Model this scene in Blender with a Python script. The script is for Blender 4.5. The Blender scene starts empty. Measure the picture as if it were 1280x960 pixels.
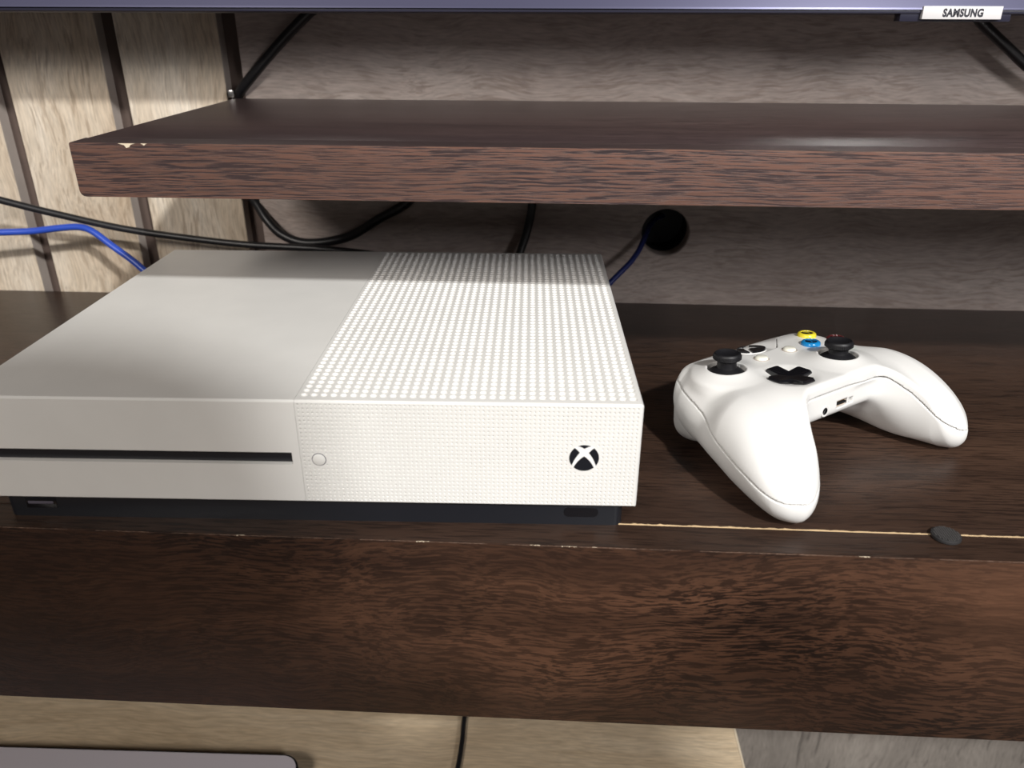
import bpy, bmesh, math, random
import numpy as np
from mathutils import Vector, Matrix, Euler

S = 0.001                                   # all builders work in millimetres
C = bpy.context.scene.collection
scene = bpy.context.scene
rng = random.Random(7)

# ------------------------------------------------------------------ camera
cam_d = bpy.data.cameras.new('camera')
cam = bpy.data.objects.new('camera', cam_d); C.objects.link(cam)
cam_d.sensor_width = 36.0
cam_d.lens = 980.72 / 1280 * 36
cam.location = (-40.72 * S, -297.18 * S, 212.88 * S)
cam.rotation_euler = (math.radians(64.646), math.radians(-0.1758), math.radians(3.0054))
cam_d.clip_start = 0.01
cam_d.dof.use_dof = True
cam_d.dof.focus_distance = 0.43
cam_d.dof.aperture_fstop = 10.0
scene.camera = cam

# ------------------------------------------------------------------ light
world = bpy.data.worlds.new('room_light'); scene.world = world; world.use_nodes = True
bg = world.node_tree.nodes['Background']
bg.inputs['Color'].default_value = (1.0, 0.95, 0.91, 1); bg.inputs['Strength'].default_value = 0.055

def lamp(name, loc, target, power, radius, color):
    d = bpy.data.lights.new(name, 'AREA'); d.shape = 'DISK'; d.size = radius * 2 * S
    d.energy = power; d.color = color
    o = bpy.data.objects.new(name, d); C.objects.link(o)
    o.location = Vector(loc) * S
    o.rotation_euler = (Vector(target) - Vector(loc)).to_track_quat('-Z', 'Y').to_euler()
    return o
lamp('ceiling_lamp', (622, -1180, 1204), (0, 100, 0), 35.5, 45, (1.0, 0.985, 0.95))
lamp('added_fill_right', (1300, -1600, 840), (0, 200, 80), 16, 230, (1.0, 0.97, 0.97))  # added soft fill from the right, lifts the panel above the upper shelf
lamp('added_fill_left', (-850, -1350, 1050), (-100, 0, 0), 17, 220, (1.0, 0.93, 0.86))  # added warm fill from the left, lifts the console's shaded front

scene.view_settings.view_transform = 'Standard'
scene.view_settings.look = 'None'
scene.view_settings.gamma = 1.0
scene.view_settings.exposure = 0.0
scene.view_settings.use_curve_mapping = False

# ------------------------------------------------------------------ materials
def new_mat(name):
    m = bpy.data.materials.new(name); m.use_nodes = True
    nt = m.node_tree
    return m, nt, nt.nodes['Principled BSDF']

def N(nt, kind, **kw):
    n = nt.nodes.new(kind)
    for k, v in kw.items():
        if k in n.inputs.keys(): n.inputs[k].default_value = v
        else: setattr(n, k, v)
    return n

def ramp(nt, fac, stops):
    r = nt.nodes.new('ShaderNodeValToRGB')
    e = r.color_ramp.elements
    while len(e) < len(stops): e.new(0.5)
    for el, (p, c) in zip(e, stops):
        el.position = p; el.color = (c[0], c[1], c[2], 1) if not isinstance(c, float) else (c, c, c, 1)
    nt.links.new(fac, r.inputs['Fac'])
    return r.outputs['Color']

def mixc(nt, fac, a, b, mode='MIX'):
    m = nt.nodes.new('ShaderNodeMix'); m.data_type = 'RGBA'; m.blend_type = mode
    if isinstance(fac, float): m.inputs[0].default_value = fac
    else: nt.links.new(fac, m.inputs[0])
    for i, x in ((6, a), (7, b)):
        if isinstance(x, tuple): m.inputs[i].default_value = (x[0], x[1], x[2], 1)
        else: nt.links.new(x, m.inputs[i])
    return m.outputs[2]

def srgb(r, g, b):
    f = lambda c: (c / 255 / 12.92) if c <= 10.3 else ((c / 255 + 0.055) / 1.055) ** 2.4
    return (f(r), f(g), f(b))

def plain(name, col, rough=0.5, metal=0.0, mottle=0.0, bump=0.0, bscale=900, spec=0.5, coat=0.0):
    m, nt, p = new_mat(name)
    p.inputs['Roughness'].default_value = rough
    p.inputs['Metallic'].default_value = metal
    p.inputs['Specular IOR Level'].default_value = spec
    p.inputs['Coat Weight'].default_value = coat
    tc = N(nt, 'ShaderNodeTexCoord')
    n = N(nt, 'ShaderNodeTexNoise', Scale=45.0, Detail=5.0)
    nt.links.new(tc.outputs['Object'], n.inputs['Vector'])
    dk = tuple(c * (1 - mottle) for c in col)
    c = ramp(nt, n.outputs['Fac'], [(0.35, dk), (0.65, col)])
    nt.links.new(c, p.inputs['Base Color'])
    if bump:
        n2 = N(nt, 'ShaderNodeTexNoise', Scale=float(bscale), Detail=2.0)
        nt.links.new(tc.outputs['Object'], n2.inputs['Vector'])
        b = N(nt, 'ShaderNodeBump', Strength=bump, Distance=0.0003)
        nt.links.new(n2.outputs['Fac'], b.inputs['Height']); nt.links.new(b.outputs['Normal'], p.inputs['Normal'])
    return m

def wood(name, dark, mid, light, pore, axis='X', scale=1.0, stretch=12.0, pore_amt=0.6, pore_lo=0.52, pore_hi=0.6,
         rough=0.4, bump=0.15, warp=0.02, pore_scale=420.0, figure=3.0, spec=0.5, fine=700.0, pv_lo=0.45):
    """Laminate with a printed wood grain running along one axis (object coordinates, metres)."""
    m, nt, p = new_mat(name)
    tc = N(nt, 'ShaderNodeTexCoord')
    # gentle waviness of the grain
    nw = N(nt, 'ShaderNodeTexNoise', Scale=9.0 * scale, Detail=2.0)
    nt.links.new(tc.outputs['Object'], nw.inputs['Vector'])
    sub = N(nt, 'ShaderNodeVectorMath', operation='SUBTRACT'); sub.inputs[1].default_value = (0.5, 0.5, 0.5)
    nt.links.new(nw.outputs['Color'], sub.inputs[0])
    sc = N(nt, 'ShaderNodeVectorMath', operation='SCALE'); sc.inputs['Scale'].default_value = warp
    nt.links.new(sub.outputs[0], sc.inputs[0])
    add = N(nt, 'ShaderNodeVectorMath', operation='ADD')
    nt.links.new(tc.outputs['Object'], add.inputs[0]); nt.links.new(sc.outputs[0], add.inputs[1])
    mp = N(nt, 'ShaderNodeMapping')
    k = 1.0 / stretch
    mp.inputs['Scale'].default_value = {'X': (k, 1, 1), 'Y': (1, k, 1), 'Z': (1, 1, k)}[axis]
    nt.links.new(add.outputs[0], mp.inputs['Vector'])
    v = mp.outputs['Vector']
    n1 = N(nt, 'ShaderNodeTexNoise', Scale=28.0 * scale, Detail=6.0, Roughness=0.62, Distortion=figure * 0.2)
    nt.links.new(v, n1.inputs['Vector'])
    n0 = N(nt, 'ShaderNodeTexNoise', Scale=6.0 * scale, Detail=3.0)
    mp0 = N(nt, 'ShaderNodeMapping'); mp0.inputs['Scale'].default_value = {'X': (.35, 1, 1), 'Y': (1, .35, 1), 'Z': (1, 1, .35)}[axis]
    nt.links.new(tc.outputs['Object'], mp0.inputs['Vector']); nt.links.new(mp0.outputs[0], n0.inputs['Vector'])
    ad = N(nt, 'ShaderNodeMath', operation='ADD'); nt.links.new(n1.outputs['Fac'], ad.inputs[0]); nt.links.new(n0.outputs['Fac'], ad.inputs[1])
    hf = N(nt, 'ShaderNodeMath', operation='MULTIPLY'); hf.inputs[1].default_value = 0.5; nt.links.new(ad.outputs[0], hf.inputs[0])
    base = ramp(nt, hf.outputs[0], [(0.36, dark), (0.5, mid), (0.64, light)])
    # dark pores: short streaks along the grain
    n2 = N(nt, 'ShaderNodeTexNoise', Scale=pore_scale * scale, Detail=3.0, Roughness=0.6)
    nt.links.new(v, n2.inputs['Vector'])
    pm = ramp(nt, n2.outputs['Fac'], [(pore_lo, 0.0), (pore_hi, 1.0)])
    n4 = N(nt, 'ShaderNodeTexNoise', Scale=14.0 * scale, Detail=2.0); nt.links.new(mp0.outputs[0], n4.inputs['Vector'])
    pv = ramp(nt, n4.outputs['Fac'], [(0.32, pv_lo), (0.62, 1.0)])
    mu = N(nt, 'ShaderNodeMath', operation='MULTIPLY'); nt.links.new(pm, mu.inputs[0]); nt.links.new(pv, mu.inputs[1])
    mu2 = N(nt, 'ShaderNodeMath', operation='MULTIPLY'); mu2.inputs[1].default_value = pore_amt; nt.links.new(mu.outputs[0], mu2.inputs[0])
    col = mixc(nt, mu2.outputs[0], base, pore)
    n3 = N(nt, 'ShaderNodeTexNoise', Scale=fine * scale, Detail=2.0); nt.links.new(v, n3.inputs['Vector'])
    fv = ramp(nt, n3.outputs['Fac'], [(0.3, 0.82), (0.7, 1.12)])
    col = mixc(nt, 1.0, col, fv, 'MULTIPLY')
    nt.links.new(col, p.inputs['Base Color'])
    p.inputs['Roughness'].default_value = rough
    p.inputs['Specular IOR Level'].default_value = spec
    b = N(nt, 'ShaderNodeBump', Strength=bump, Distance=0.0004); b.invert = True
    nt.links.new(mu2.outputs[0], b.inputs['Height']); nt.links.new(b.outputs['Normal'], p.inputs['Normal'])
    return m

M = {}
M['shelf_edge'] = wood('red_walnut_edge', (.105, .052, .038), (.130, .064, .047), (.160, .080, .058), (.016, .011, .015), 'X',
                       stretch=38, pore_amt=.9, pore_lo=.48, pore_hi=.545, rough=.5, bump=.3, pore_scale=1600, warp=.004, fine=2200, pv_lo=.75)
M['shelf_top'] = wood('walnut_shelf_top', (.050, .033, .033), (.074, .049, .047), (.104, .069, .065), (.026, .018, .018), 'X',
                      stretch=18, pore_amt=.8, pore_lo=.5, pore_hi=.57, rough=.36, bump=.08, warp=.008, pore_scale=700)
M['low_top'] = wood('dark_walnut_top', (.030, .017, .012), (.046, .026, .018), (.070, .039, .026), (.010, .006, .005), 'X',
                    stretch=18, pore_amt=.8, pore_lo=.5, pore_hi=.58, rough=.36, bump=.15, warp=.008, pore_scale=800, fine=1500, spec=.35)
M['fascia'] = wood('figured_walnut_fascia', (.020, .009, .006), (.056, .027, .016), (.110, .052, .030), (.009, .005, .004), 'X',
                   stretch=12, pore_amt=.9, pore_lo=.475, pore_hi=.525, rough=.42, bump=.15, warp=.035, pore_scale=820, figure=3, fine=1500, pv_lo=.15, spec=.28)
M['plank'] = wood('pale_oak_plank', (.48, .37, .265), (.66, .56, .44), (.84, .77, .67), (.33, .24, .165), 'Z',
                  stretch=9, pore_amt=.6, pore_lo=.52, pore_hi=.62, rough=.5, bump=.12, warp=.03, pore_scale=330)
M['plank_edge'] = plain('grey_laminate_edge', (.50, .44, .40), .5, mottle=.1)
M['panel'] = wood('grey_oak_panel', (.37, .30, .27), (.48, .405, .37), (.60, .525, .485), (.27, .205, .17), 'X',
                  stretch=8, pore_amt=.55, pore_lo=.5, pore_hi=.62, rough=.5, bump=.1, warp=.03, pore_scale=300)
M['low_panel'] = wood('pale_grey_panel', (.22, .20, .18), (.275, .25, .225), (.33, .305, .275), (.10, .09, .082), 'Z',
                      stretch=11, pore_amt=.75, pore_lo=.56, pore_hi=.64, rough=.55, bump=.1, warp=.03, pore_scale=150)
M['groove'] = plain('dark_groove', (.12, .085, .072), .6, mottle=.2)
M['table'] = wood('light_maple', (.58, .45, .30), (.69, .55, .38), (.78, .65, .48), (.48, .36, .23), 'X',
                  stretch=12, pore_amt=.45, rough=.35, bump=.08, warp=.02, pore_scale=260)
M['cream'] = plain('cream_edge_band', (.72, .62, .47), .4)
M['worn'] = plain('worn_laminate_edge', (.20, .13, .095), .8, mottle=.5)
M['raw'] = plain('raw_chipboard', (.72, .52, .30), .9, mottle=.35)
M['white'] = plain('white_console_plastic', (.755, .75, .73), .42, mottle=.03, bump=.05)
M['white_matte'] = plain('white_controller_plastic', (.76, .757, .745), .36, mottle=.015, bump=.03)
M['white_gloss'] = plain('glossy_white_plastic', (.74, .735, .725), .18, mottle=.01)
M['ivory'] = plain('ivory_button_plastic', (.78, .77, .68), .25)
M['black'] = plain('black_plastic', (.010, .011, .015), .35, bump=.05)
M['black_matte'] = plain('matte_black_plastic', (.006, .006, .008), .5)
M['black_gloss'] = plain('glossy_black_plastic', (.006, .006, .008), .15, coat=.3)
M['rubber'] = plain('black_rubber', (.020, .019, .020), .6, bump=.2)
M['tread'] = plain('pale_rubber_tread', (.055, .052, .052), .6)  # paler than the pad body so the tread stands out
M['cable'] = plain('black_cable_sheath', (.012, .012, .014), .4)
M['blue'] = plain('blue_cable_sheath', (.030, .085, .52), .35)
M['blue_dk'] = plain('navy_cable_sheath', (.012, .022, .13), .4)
M['yellow'] = plain('yellow_button', (.72, .60, .04), .2, coat=.4)
M['bluebtn'] = plain('blue_button', (.01, .21, .52), .2, coat=.4)
M['green'] = plain('green_button', (.06, .45, .08), .2, coat=.4)
M['red'] = plain('dark_red_button', (.10, .012, .014), .2, coat=.4)
M['logo_white'] = plain('white_emblem', (.82, .82, .81), .3)
M['tv_bezel'] = plain('blue_grey_bezel', (.11, .11, .185), .24, metal=.5)
M['tv_dark'] = plain('dark_bezel_lip', (.022, .022, .040), .35)
M['tv_back'] = plain('television_back_plastic', (.10, .09, .12), .5)
M['tv_screen'] = plain('dark_screen', (.006, .006, .010), .12)
M['plate'] = plain('silver_nameplate', (.70, .69, .70), .35)
M['ink'] = plain('dark_lettering', (.02, .02, .03), .4)
M['laptop'] = plain('silver_lilac_lid', (.60, .56, .61), .4)
M['metal'] = plain('bright_metal', (.7, .7, .7), .25, metal=1.0)
M['gold'] = plain('copper_contact', (.45, .30, .17), .4, metal=.4)
M['floor'] = wood('floor_boards', (.12, .085, .06), (.17, .12, .085), (.22, .16, .115), (.06, .04, .03), 'X', rough=.5)
M['cloth'] = plain('charcoal_cloth', (.045, .045, .05), .9, mottle=.2)
M['skin'] = plain('skin', (.48, .30, .22), .5)
M['hair'] = plain('dark_hair', (.015, .012, .010), .5)

# ------------------------------------------------------------------ mesh helpers (millimetres in, metres out)
def link(name, me, m, parent=None, smooth=False):
    o = bpy.data.objects.new(name, me); C.objects.link(o)
    if m is not None and not me.materials: me.materials.append(m)
    if smooth: me.polygons.foreach_set('use_smooth', [True] * len(me.polygons))
    if parent: o.parent = parent
    return o

def raw_mesh(name, verts, faces, m, parent=None, smooth=False):
    me = bpy.data.meshes.new(name)
    v = np.asarray(verts, float) * S
    me.from_pydata(v.tolist(), [], [list(map(int, f)) for f in faces]); me.update()
    return link(name, me, m, parent, smooth)

def bm_obj(name, bm, m, parent=None, smooth=False, angle=None):
    me = bpy.data.meshes.new(name)
    bmesh.ops.recalc_face_normals(bm, faces=bm.faces[:])
    for v in bm.verts: v.co *= S
    bm.to_mesh(me); bm.free()
    o = link(name, me, m, parent)
    if smooth:
        me.polygons.foreach_set('use_smooth', [True] * len(me.polygons))
        if angle: me.set_sharp_from_angle(angle=math.radians(angle))
    return o

def box_bm(bm, a, b, bev=0.0, seg=2):
    x0, y0, z0 = a; x1, y1, z1 = b
    r = bmesh.ops.create_cube(bm, size=1.0)
    for v in r['verts']:
        v.co = ((x0 + x1) / 2 + v.co.x * (x1 - x0), (y0 + y1) / 2 + v.co.y * (y1 - y0), (z0 + z1) / 2 + v.co.z * (z1 - z0))
    if bev:
        ed = list({e for v in r['verts'] for e in v.link_edges})
        bmesh.ops.bevel(bm, geom=ed, offset=bev, segments=seg, affect='EDGES', profile=0.5)
    return bm

def box(name, a, b, m, parent=None, bev=0.0, seg=2):
    bm = bmesh.new(); box_bm(bm, a, b, bev, seg)
    return bm_obj(name, bm, m, parent, smooth=bev > 0, angle=35)

def prism(bm, poly, h0, h1, plane='XY'):
    """closed polygon extruded between h0 and h1; plane names the polygon's axes"""
    def P(a, b, h): return {'XY': (a, b, h), 'XZ': (a, h, b), 'YZ': (h, a, b)}[plane]
    v0 = [bm.verts.new(P(a, b, h0)) for a, b in poly]; v1 = [bm.verts.new(P(a, b, h1)) for a, b in poly]
    n = len(poly)
    bm.faces.new(v0); bm.faces.new(v1[::-1])
    for i in range(n): bm.faces.new((v0[i], v0[(i + 1) % n], v1[(i + 1) % n], v1[i]))

def rounded_rect(x0, y0, x1, y1, r, n=5):
    out = []
    for cx, cy, a0 in ((x1 - r, y1 - r, 0), (x0 + r, y1 - r, 90), (x0 + r, y0 + r, 180), (x1 - r, y0 + r, 270)):
        for i in range(n + 1):
            a = math.radians(a0 + 90 * i / n); out.append((cx + r * math.cos(a), cy + r * math.sin(a)))
    return out

def lathe_bm(bm, prof, segs=32, xf=None):
    """profile [(radius, height)] turned round the z axis; xf maps a point"""
    xf = xf or (lambda p: p)
    rings = []
    for r, h in prof:
        if r < 1e-6: rings.append([bm.verts.new(xf(Vector((0, 0, h))))])
        else: rings.append([bm.verts.new(xf(Vector((r * math.cos(2 * math.pi * i / segs), r * math.sin(2 * math.pi * i / segs), h)))) for i in range(segs)])
    for a, b in zip(rings, rings[1:]):
        for i in range(segs):
            j = (i + 1) % segs
            if len(a) == 1 and len(b) == 1: continue
            if len(a) == 1: bm.faces.new((a[0], b[i], b[j]))
            elif len(b) == 1: bm.faces.new((a[i], a[j], b[0]))
            else: bm.faces.new((a[i], a[j], b[j], b[i]))

def catmull(pts, n=8):
    P = [Vector(p) for p in pts]; P = [P[0] * 2 - P[1]] + P + [P[-1] * 2 - P[-2]]
    out = []
    for i in range(1, len(P) - 2):
        for k in range(n):
            t = k / n; a, b, c, d = P[i - 1], P[i], P[i + 1], P[i + 2]
            out.append(0.5 * ((2 * b) + (c - a) * t + (2 * a - 5 * b + 4 * c - d) * t * t + (3 * b - a - 3 * c + d) * t ** 3))
    out.append(P[-2]); return out

def tube_bm(bm, pts, r, segs=12):
    pts = [Vector(p) for p in pts]; rings = []
    up = Vector((0.13, 0.31, 0.94)); prev = None
    for i, p in enumerate(pts):
        t = (pts[min(i + 1, len(pts) - 1)] - pts[max(i - 1, 0)]).normalized()
        n = (up - t * up.dot(t)).normalized() if prev is None else (prev - t * prev.dot(t)).normalized()
        prev = n; b = t.cross(n)
        rr = r[i] if isinstance(r, (list, tuple)) else r
        rings.append([bm.verts.new(p + (n * math.cos(2 * math.pi * k / segs) + b * math.sin(2 * math.pi * k / segs)) * rr) for k in range(segs)])
    for a, b in zip(rings, rings[1:]):
        for k in range(segs): bm.faces.new((a[k], a[(k + 1) % segs], b[(k + 1) % segs], b[k]))
    bm.faces.new(rings[0][::-1]); bm.faces.new(rings[-1])

def tag(o, label, cat, group=None):
    o['label'] = label; o['category'] = cat
    if group: o['group'] = group
    return o

def thing(name, label, cat, loc=(0, 0, 0), rz=0.0, group=None):
    o = bpy.data.objects.new(name, None); C.objects.link(o)
    o.location = Vector(loc) * S; o.rotation_euler = (0, 0, rz); o.empty_display_size = .02
    return tag(o, label, cat, group)

def structure(o): o['kind'] = 'structure'; return o

# ------------------------------------------------------------------ the room: back wall and floor
WY = 311.0
wall = structure(bpy.data.objects.new('wall_back', None)); C.objects.link(wall); wall.location = (0, WY * S, 0)
def wbox(name, a, b, m, bev=0.0):
    return box(name, (a[0], a[1] - WY, a[2]), (b[0], b[1] - WY, b[2]), m, wall, bev)
FLOOR = -640.0
wbox('backing_board', (-1500, 323, FLOOR), (-262, 333, 1300), M['groove'])
wbox('backing_board', (-262, 352, FLOOR), (1500, 362, 1300), M['groove'])
for i in range(12):                                   # vertical planks with recessed dark joints
    x0 = -361.3 - 90.3 * i
    bm = bmesh.new(); box_bm(bm, (x0, 0, FLOOR), (x0 + 76.2, 12, 1300), 0.5, 1)
    o = bm_obj('wall_plank', bm, M['plank'], wall)
    o.data.materials.append(M['plank_edge'])
    for p in o.data.polygons:
        if abs(p.normal.x) > .9: p.material_index = 1
    if i: 
        off = 0.37 * i                                # every plank shows another stretch of the print
        o.data.transform(Matrix.Translation((0, 0, -off))); o.location = (0, 0, off)

def panel_with_hole(name, x0, x1, z0, z1, cx, cz, r, y0, y1, m, parent):
    bm = bmesh.new(); n = 48
    ang = [2 * math.pi * i / n for i in range(n)]
    def sq(a):
        k = 60 / max(abs(math.cos(a)), abs(math.sin(a))); return (cx + math.cos(a) * k, cz + math.sin(a) * k)
    c0 = [bm.verts.new((cx + (r + .8) * math.cos(a), y0, cz + (r + .8) * math.sin(a))) for a in ang]
    c1 = [bm.verts.new((cx + r * math.cos(a), y0 + .8, cz + r * math.sin(a))) for a in ang]
    c2 = [bm.verts.new((cx + r * math.cos(a), y1, cz + r * math.sin(a))) for a in ang]
    s0 = [bm.verts.new((sq(a)[0], y0, max(z0, sq(a)[1]))) for a in ang]
    for i in range(n):
        j = (i + 1) % n
        bm.faces.new((s0[i], s0[j], c0[j], c0[i])); bm.faces.new((c0[i], c0[j], c1[j], c1[i])); bm.faces.new((c1[i], c1[j], c2[j], c2[i]))
    L, Rr, T, B = cx - 60, cx + 60, cz + 60, max(z0, cz - 60)
    def quad(a, b, c, d): bm.faces.new([bm.verts.new((p[0], y0, p[1])) for p in (a, b, c, d)])
    quad((x0, z0), (L, z0), (L, z1), (x0, z1)); quad((Rr, z0), (x1, z0), (x1, z1), (Rr, z1)); quad((L, T), (Rr, T), (Rr, z1), (L, z1))
    if B > z0: quad((L, z0), (Rr, z0), (Rr, B), (L, B))
    for (xa, za, xb, zb) in ((x0, z0, x0, z1), (x1, z0, x1, z1), (x0, z1, x1, z1), (x0, z0, x1, z0)):
        bm.faces.new([bm.verts.new(p) for p in ((xa, y0, za), (xb, y0, zb), (xb, y1, zb), (xa, y1, za))])
    me = bpy.data.meshes.new(name)
    for v in bm.verts: v.co *= S
    bm.to_mesh(me); bm.free()
    return link(name, me, m, parent)
panel_with_hole('wall_panel', -271, 1500, -2, 1300, 47.5, 58, 18.4, 0, 14, M['panel'], wall)
wbox('lower_wall_panel', (-271, 311.5, FLOOR), (1500, 323, -2.5), M['low_panel'])
bm = bmesh.new(); lathe_bm(bm, [(18.4, 0), (18.4, 24), (0, 24)], 40, lambda p: Vector((47.5 + p.x, 14 + p.z, 58 + p.y)))
bm_obj('cable_hole', bm, M['black_matte'], wall)

floor = structure(box('floor', (-1500, -1700, FLOOR - 30), (1500, 370, FLOOR), M['floor']))

# ------------------------------------------------------------------ lower wall-hung shelf
low = thing('wall_shelf', 'wide dark walnut wall shelf with deep front board carrying the game console', 'shelf', (0, 311, -107))
def lbox(name, a, b, m, bev=0.0):
    return box(name, (a[0], a[1] - 311, a[2] + 107), (b[0], b[1] - 311, b[2] + 107), m, low, bev)
lbox('top_board', (-950, 4.6, -18), (1000, 310.8, 0), M['low_top'], 0.3)
lbox('front_board', (-950, -14.2, -107), (1000, 3.6, 0), M['fascia'], 0.5)
lbox('front_board_top_edge', (-950, -13.7, -.4), (1000, 3.4, .12), M['low_top'])
lbox('bottom_board', (-950, 3.6, -107), (1000, 310.8, -92), M['low_top'])
def ragged_strip(name, x0, x1, y, z, w, h, m, parent, keep=1.0, step=1.6, seed=3):
    """broken line of raw chipboard where the laminate has worn off"""
    r = random.Random(seed); bm = bmesh.new(); x = x0; on = True
    while x < x1:
        L = step * r.uniform(2, 14)
        if r.random() < keep:
            n = max(2, int(L / step)); rows = []
            for i in range(n + 1):
                xx = x + L * i / n
                a = w * r.uniform(.25, 1.0) * (1.6 if r.random() < .06 else 1); b = w * r.uniform(.2, .7)
                hh = h * r.uniform(.5, 1.3)
                rows.append([bm.verts.new((xx, y - b, z - .3)), bm.verts.new((xx, y - b * .6, z + hh)), bm.verts.new((xx, y + a * .6, z + hh * r.uniform(.6, 1.2))), bm.verts.new((xx, y + a, z - .3))])
            for p, q in zip(rows, rows[1:]):
                for k in range(3): bm.faces.new((p[k], p[k + 1], q[k + 1], q[k]))
                bm.faces.new((p[3], p[0], q[0], q[3]))
            bm.faces.new(rows[0]); bm.faces.new(rows[-1][::-1])
        x += L
    o = bm_obj(name, bm, m, parent); o['kind'] = 'stuff'; return o
ragged_strip('raw_chipboard_seam', -8, 900, 4.0 - 311, 107, .75, .35, M['raw'], low, seed=5)
ragged_strip('edge_chip', -200, 400, -14.0 - 311, 106.8, .26, .18, M['cream'], low, keep=.07, step=.5, seed=21)
ragged_strip('chipped_front_edge', -600, 900, -14.05 - 311, 106.75, .16, .18, M['worn'], low, keep=.9, step=.9, seed=8)

# ------------------------------------------------------------------ upper shelf
SZ = 155.2; SB = 129.4
up = thing('floating_shelf', 'thick reddish brown wooden shelf above the game console', 'shelf', (0, 311, SB))
def ubox(name, a, b, m, bev=0.0, seg=2):
    return box(name, (a[0], a[1] - 311, a[2] - SB), (b[0], b[1] - 311, b[2] - SB), m, up, bev, seg)
ubox('shelf_board', (-275.2, 99, SB), (900, 301, SZ), M['shelf_top'], 0.3)
bm = bmesh.new()                                          # nosing: left end rounded at the lower corner, worn top edge
prism(bm, [(83.6 - 311, 0), (99 - 311, 0), (99 - 311, SZ - SB + .25), (84.3 - 311, SZ - SB + .05), (83.6 - 311, SZ - SB - .6)], -275.2, 900, 'YZ')
ve = [e for e in bm.edges if all(abs(v.co.x + 275.2) < .01 and v.co.z < .01 for v in e.verts)]
bmesh.ops.bevel(bm, geom=ve, offset=3.0, segments=4, affect='EDGES', profile=.5)
nos = bm_obj('front_edge_board', bm, M['shelf_edge'], up)
nos.data.materials.append(M['shelf_top'])
for p in nos.data.polygons:
    if p.normal.z > .9: p.material_index = 1
ubox('wall_bracket', (-200, 301, SB + 4), (-185, 311, SZ - 4), M['metal'])
ubox('wall_bracket', (300, 301, SB + 4), (315, 311, SZ - 4), M['metal'])
ragged_strip('worn_top_edge', -230, 900, 84.0 - 311, SZ - SB - .3, .14, .16, M['worn'], up, keep=.5, step=.8, seed=11)
bm = bmesh.new(); r2 = random.Random(2)
for cx, w, hgt in ((-246.5, 4.2, 2.0), (-238, 1.6, .8)):
    pts = [(cx - w, .1), (cx - w * .3, -.35 * hgt), (cx - w * .1, -hgt), (cx + w * .25, -.8 * hgt), (cx + w * .5, -.2 * hgt), (cx + w, .1)]
    prism(bm, [(a, SZ - SB - .1 + b) for a, b in pts], 83.4 - 311, 84.6 - 311, 'XZ')
bm_obj('edge_chip', bm, M['cream'], up)

# ------------------------------------------------------------------ television above (only its lower rim is in the picture)
tv = thing('television', 'wide flat television with bluish grey lower rim and silver nameplate', 'television', (40, 260, 213))
TX, TY, TZ = 40, 260, 213
tv.location = (38.2 * S, 255 * S, 213 * S)
def tbox(name, a, b, m, bev=0.0, seg=2):
    return box(name, (a[0] - TX, a[1] - TY, a[2] - TZ), (b[0] - TX, b[1] - TY, b[2] - TZ), m, tv, bev, seg)
bm = bmesh.new()                                          # chin leaning back a little
prism(bm, [(227.0 - TY, 215.0 - TZ), (227.4 - TY, 216.0 - TZ), (231.2 - TY, 224.5 - TZ), (241 - TY, 224.5 - TZ), (241 - TY, 215 - TZ)], -620 - TX, 700 - TX, 'YZ')
bm_obj('bezel', bm, M['tv_bezel'], tv)
tbox('bezel_lip', (-619, 228.2, 212.9), (699, 240, 215.1), M['tv_dark'], .4)
tbox('screen', (-612, 229, 223), (692, 240, 940), M['tv_screen'])
tbox('bezel_frame', (-620, 228, 938), (700, 241, 948), M['tv_bezel'], 1.5)
tbox('bezel_frame', (-620, 228, 223), (-611, 241, 938), M['tv_bezel'], 1.5)
tbox('bezel_frame', (691, 228, 223), (700, 241, 938), M['tv_bezel'], 1.5)
tbox('back_housing', (-600, 240.5, 211.9), (680, 283, 930), M['tv_back'], 2)
tbox('wall_mount', (-80, 283, 420), (160, 311, 700), M['tv_dark'], 1)
tbox('sensor_housing', (162.4, 229, 208.6), (226, 238, 215.4), M['tv_dark'], .5)
plate = tbox('nameplate', (173.9, 226.0, 209.9), (219.0, 229.4, 216.9), M['plate'], .3)
plate['label'] = 'silver nameplate with dark lettering'
def text_mesh(name, body, height, width, m, parent, xf, depth=.15, bold=.03):
    cu = bpy.data.curves.new(name, 'FONT'); cu.body = body; cu.size = 1.0; cu.extrude = 0.0; cu.offset = bold
    cu.resolution_u = 4; cu.space_character = 1.08
    to = bpy.data.objects.new(name, cu); C.objects.link(to)
    bpy.context.view_layer.update()
    me = bpy.data.meshes.new_from_object(to.evaluated_get(bpy.context.evaluated_depsgraph_get()))
    bpy.data.objects.remove(to)
    co = np.array([v.co[:] for v in me.vertices]); lo, hi = co.min(0), co.max(0)
    for v in me.vertices:
        a = (v.co.x - lo[0]) / (hi[0] - lo[0]) * width; b = (v.co.y - lo[1]) / (hi[1] - lo[1]) * height
        v.co = Vector(xf(a, b)) * S
    me.materials.clear()
    o = link(name, me, m, parent); return o
text_mesh('lettering', 'SAMSUNG', 4.6, 23.0, M['ink'], plate, lambda a, b: (185.3 + a - TX, 225.9 - TY, 211.1 + b - TZ), bold=.05)

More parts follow.
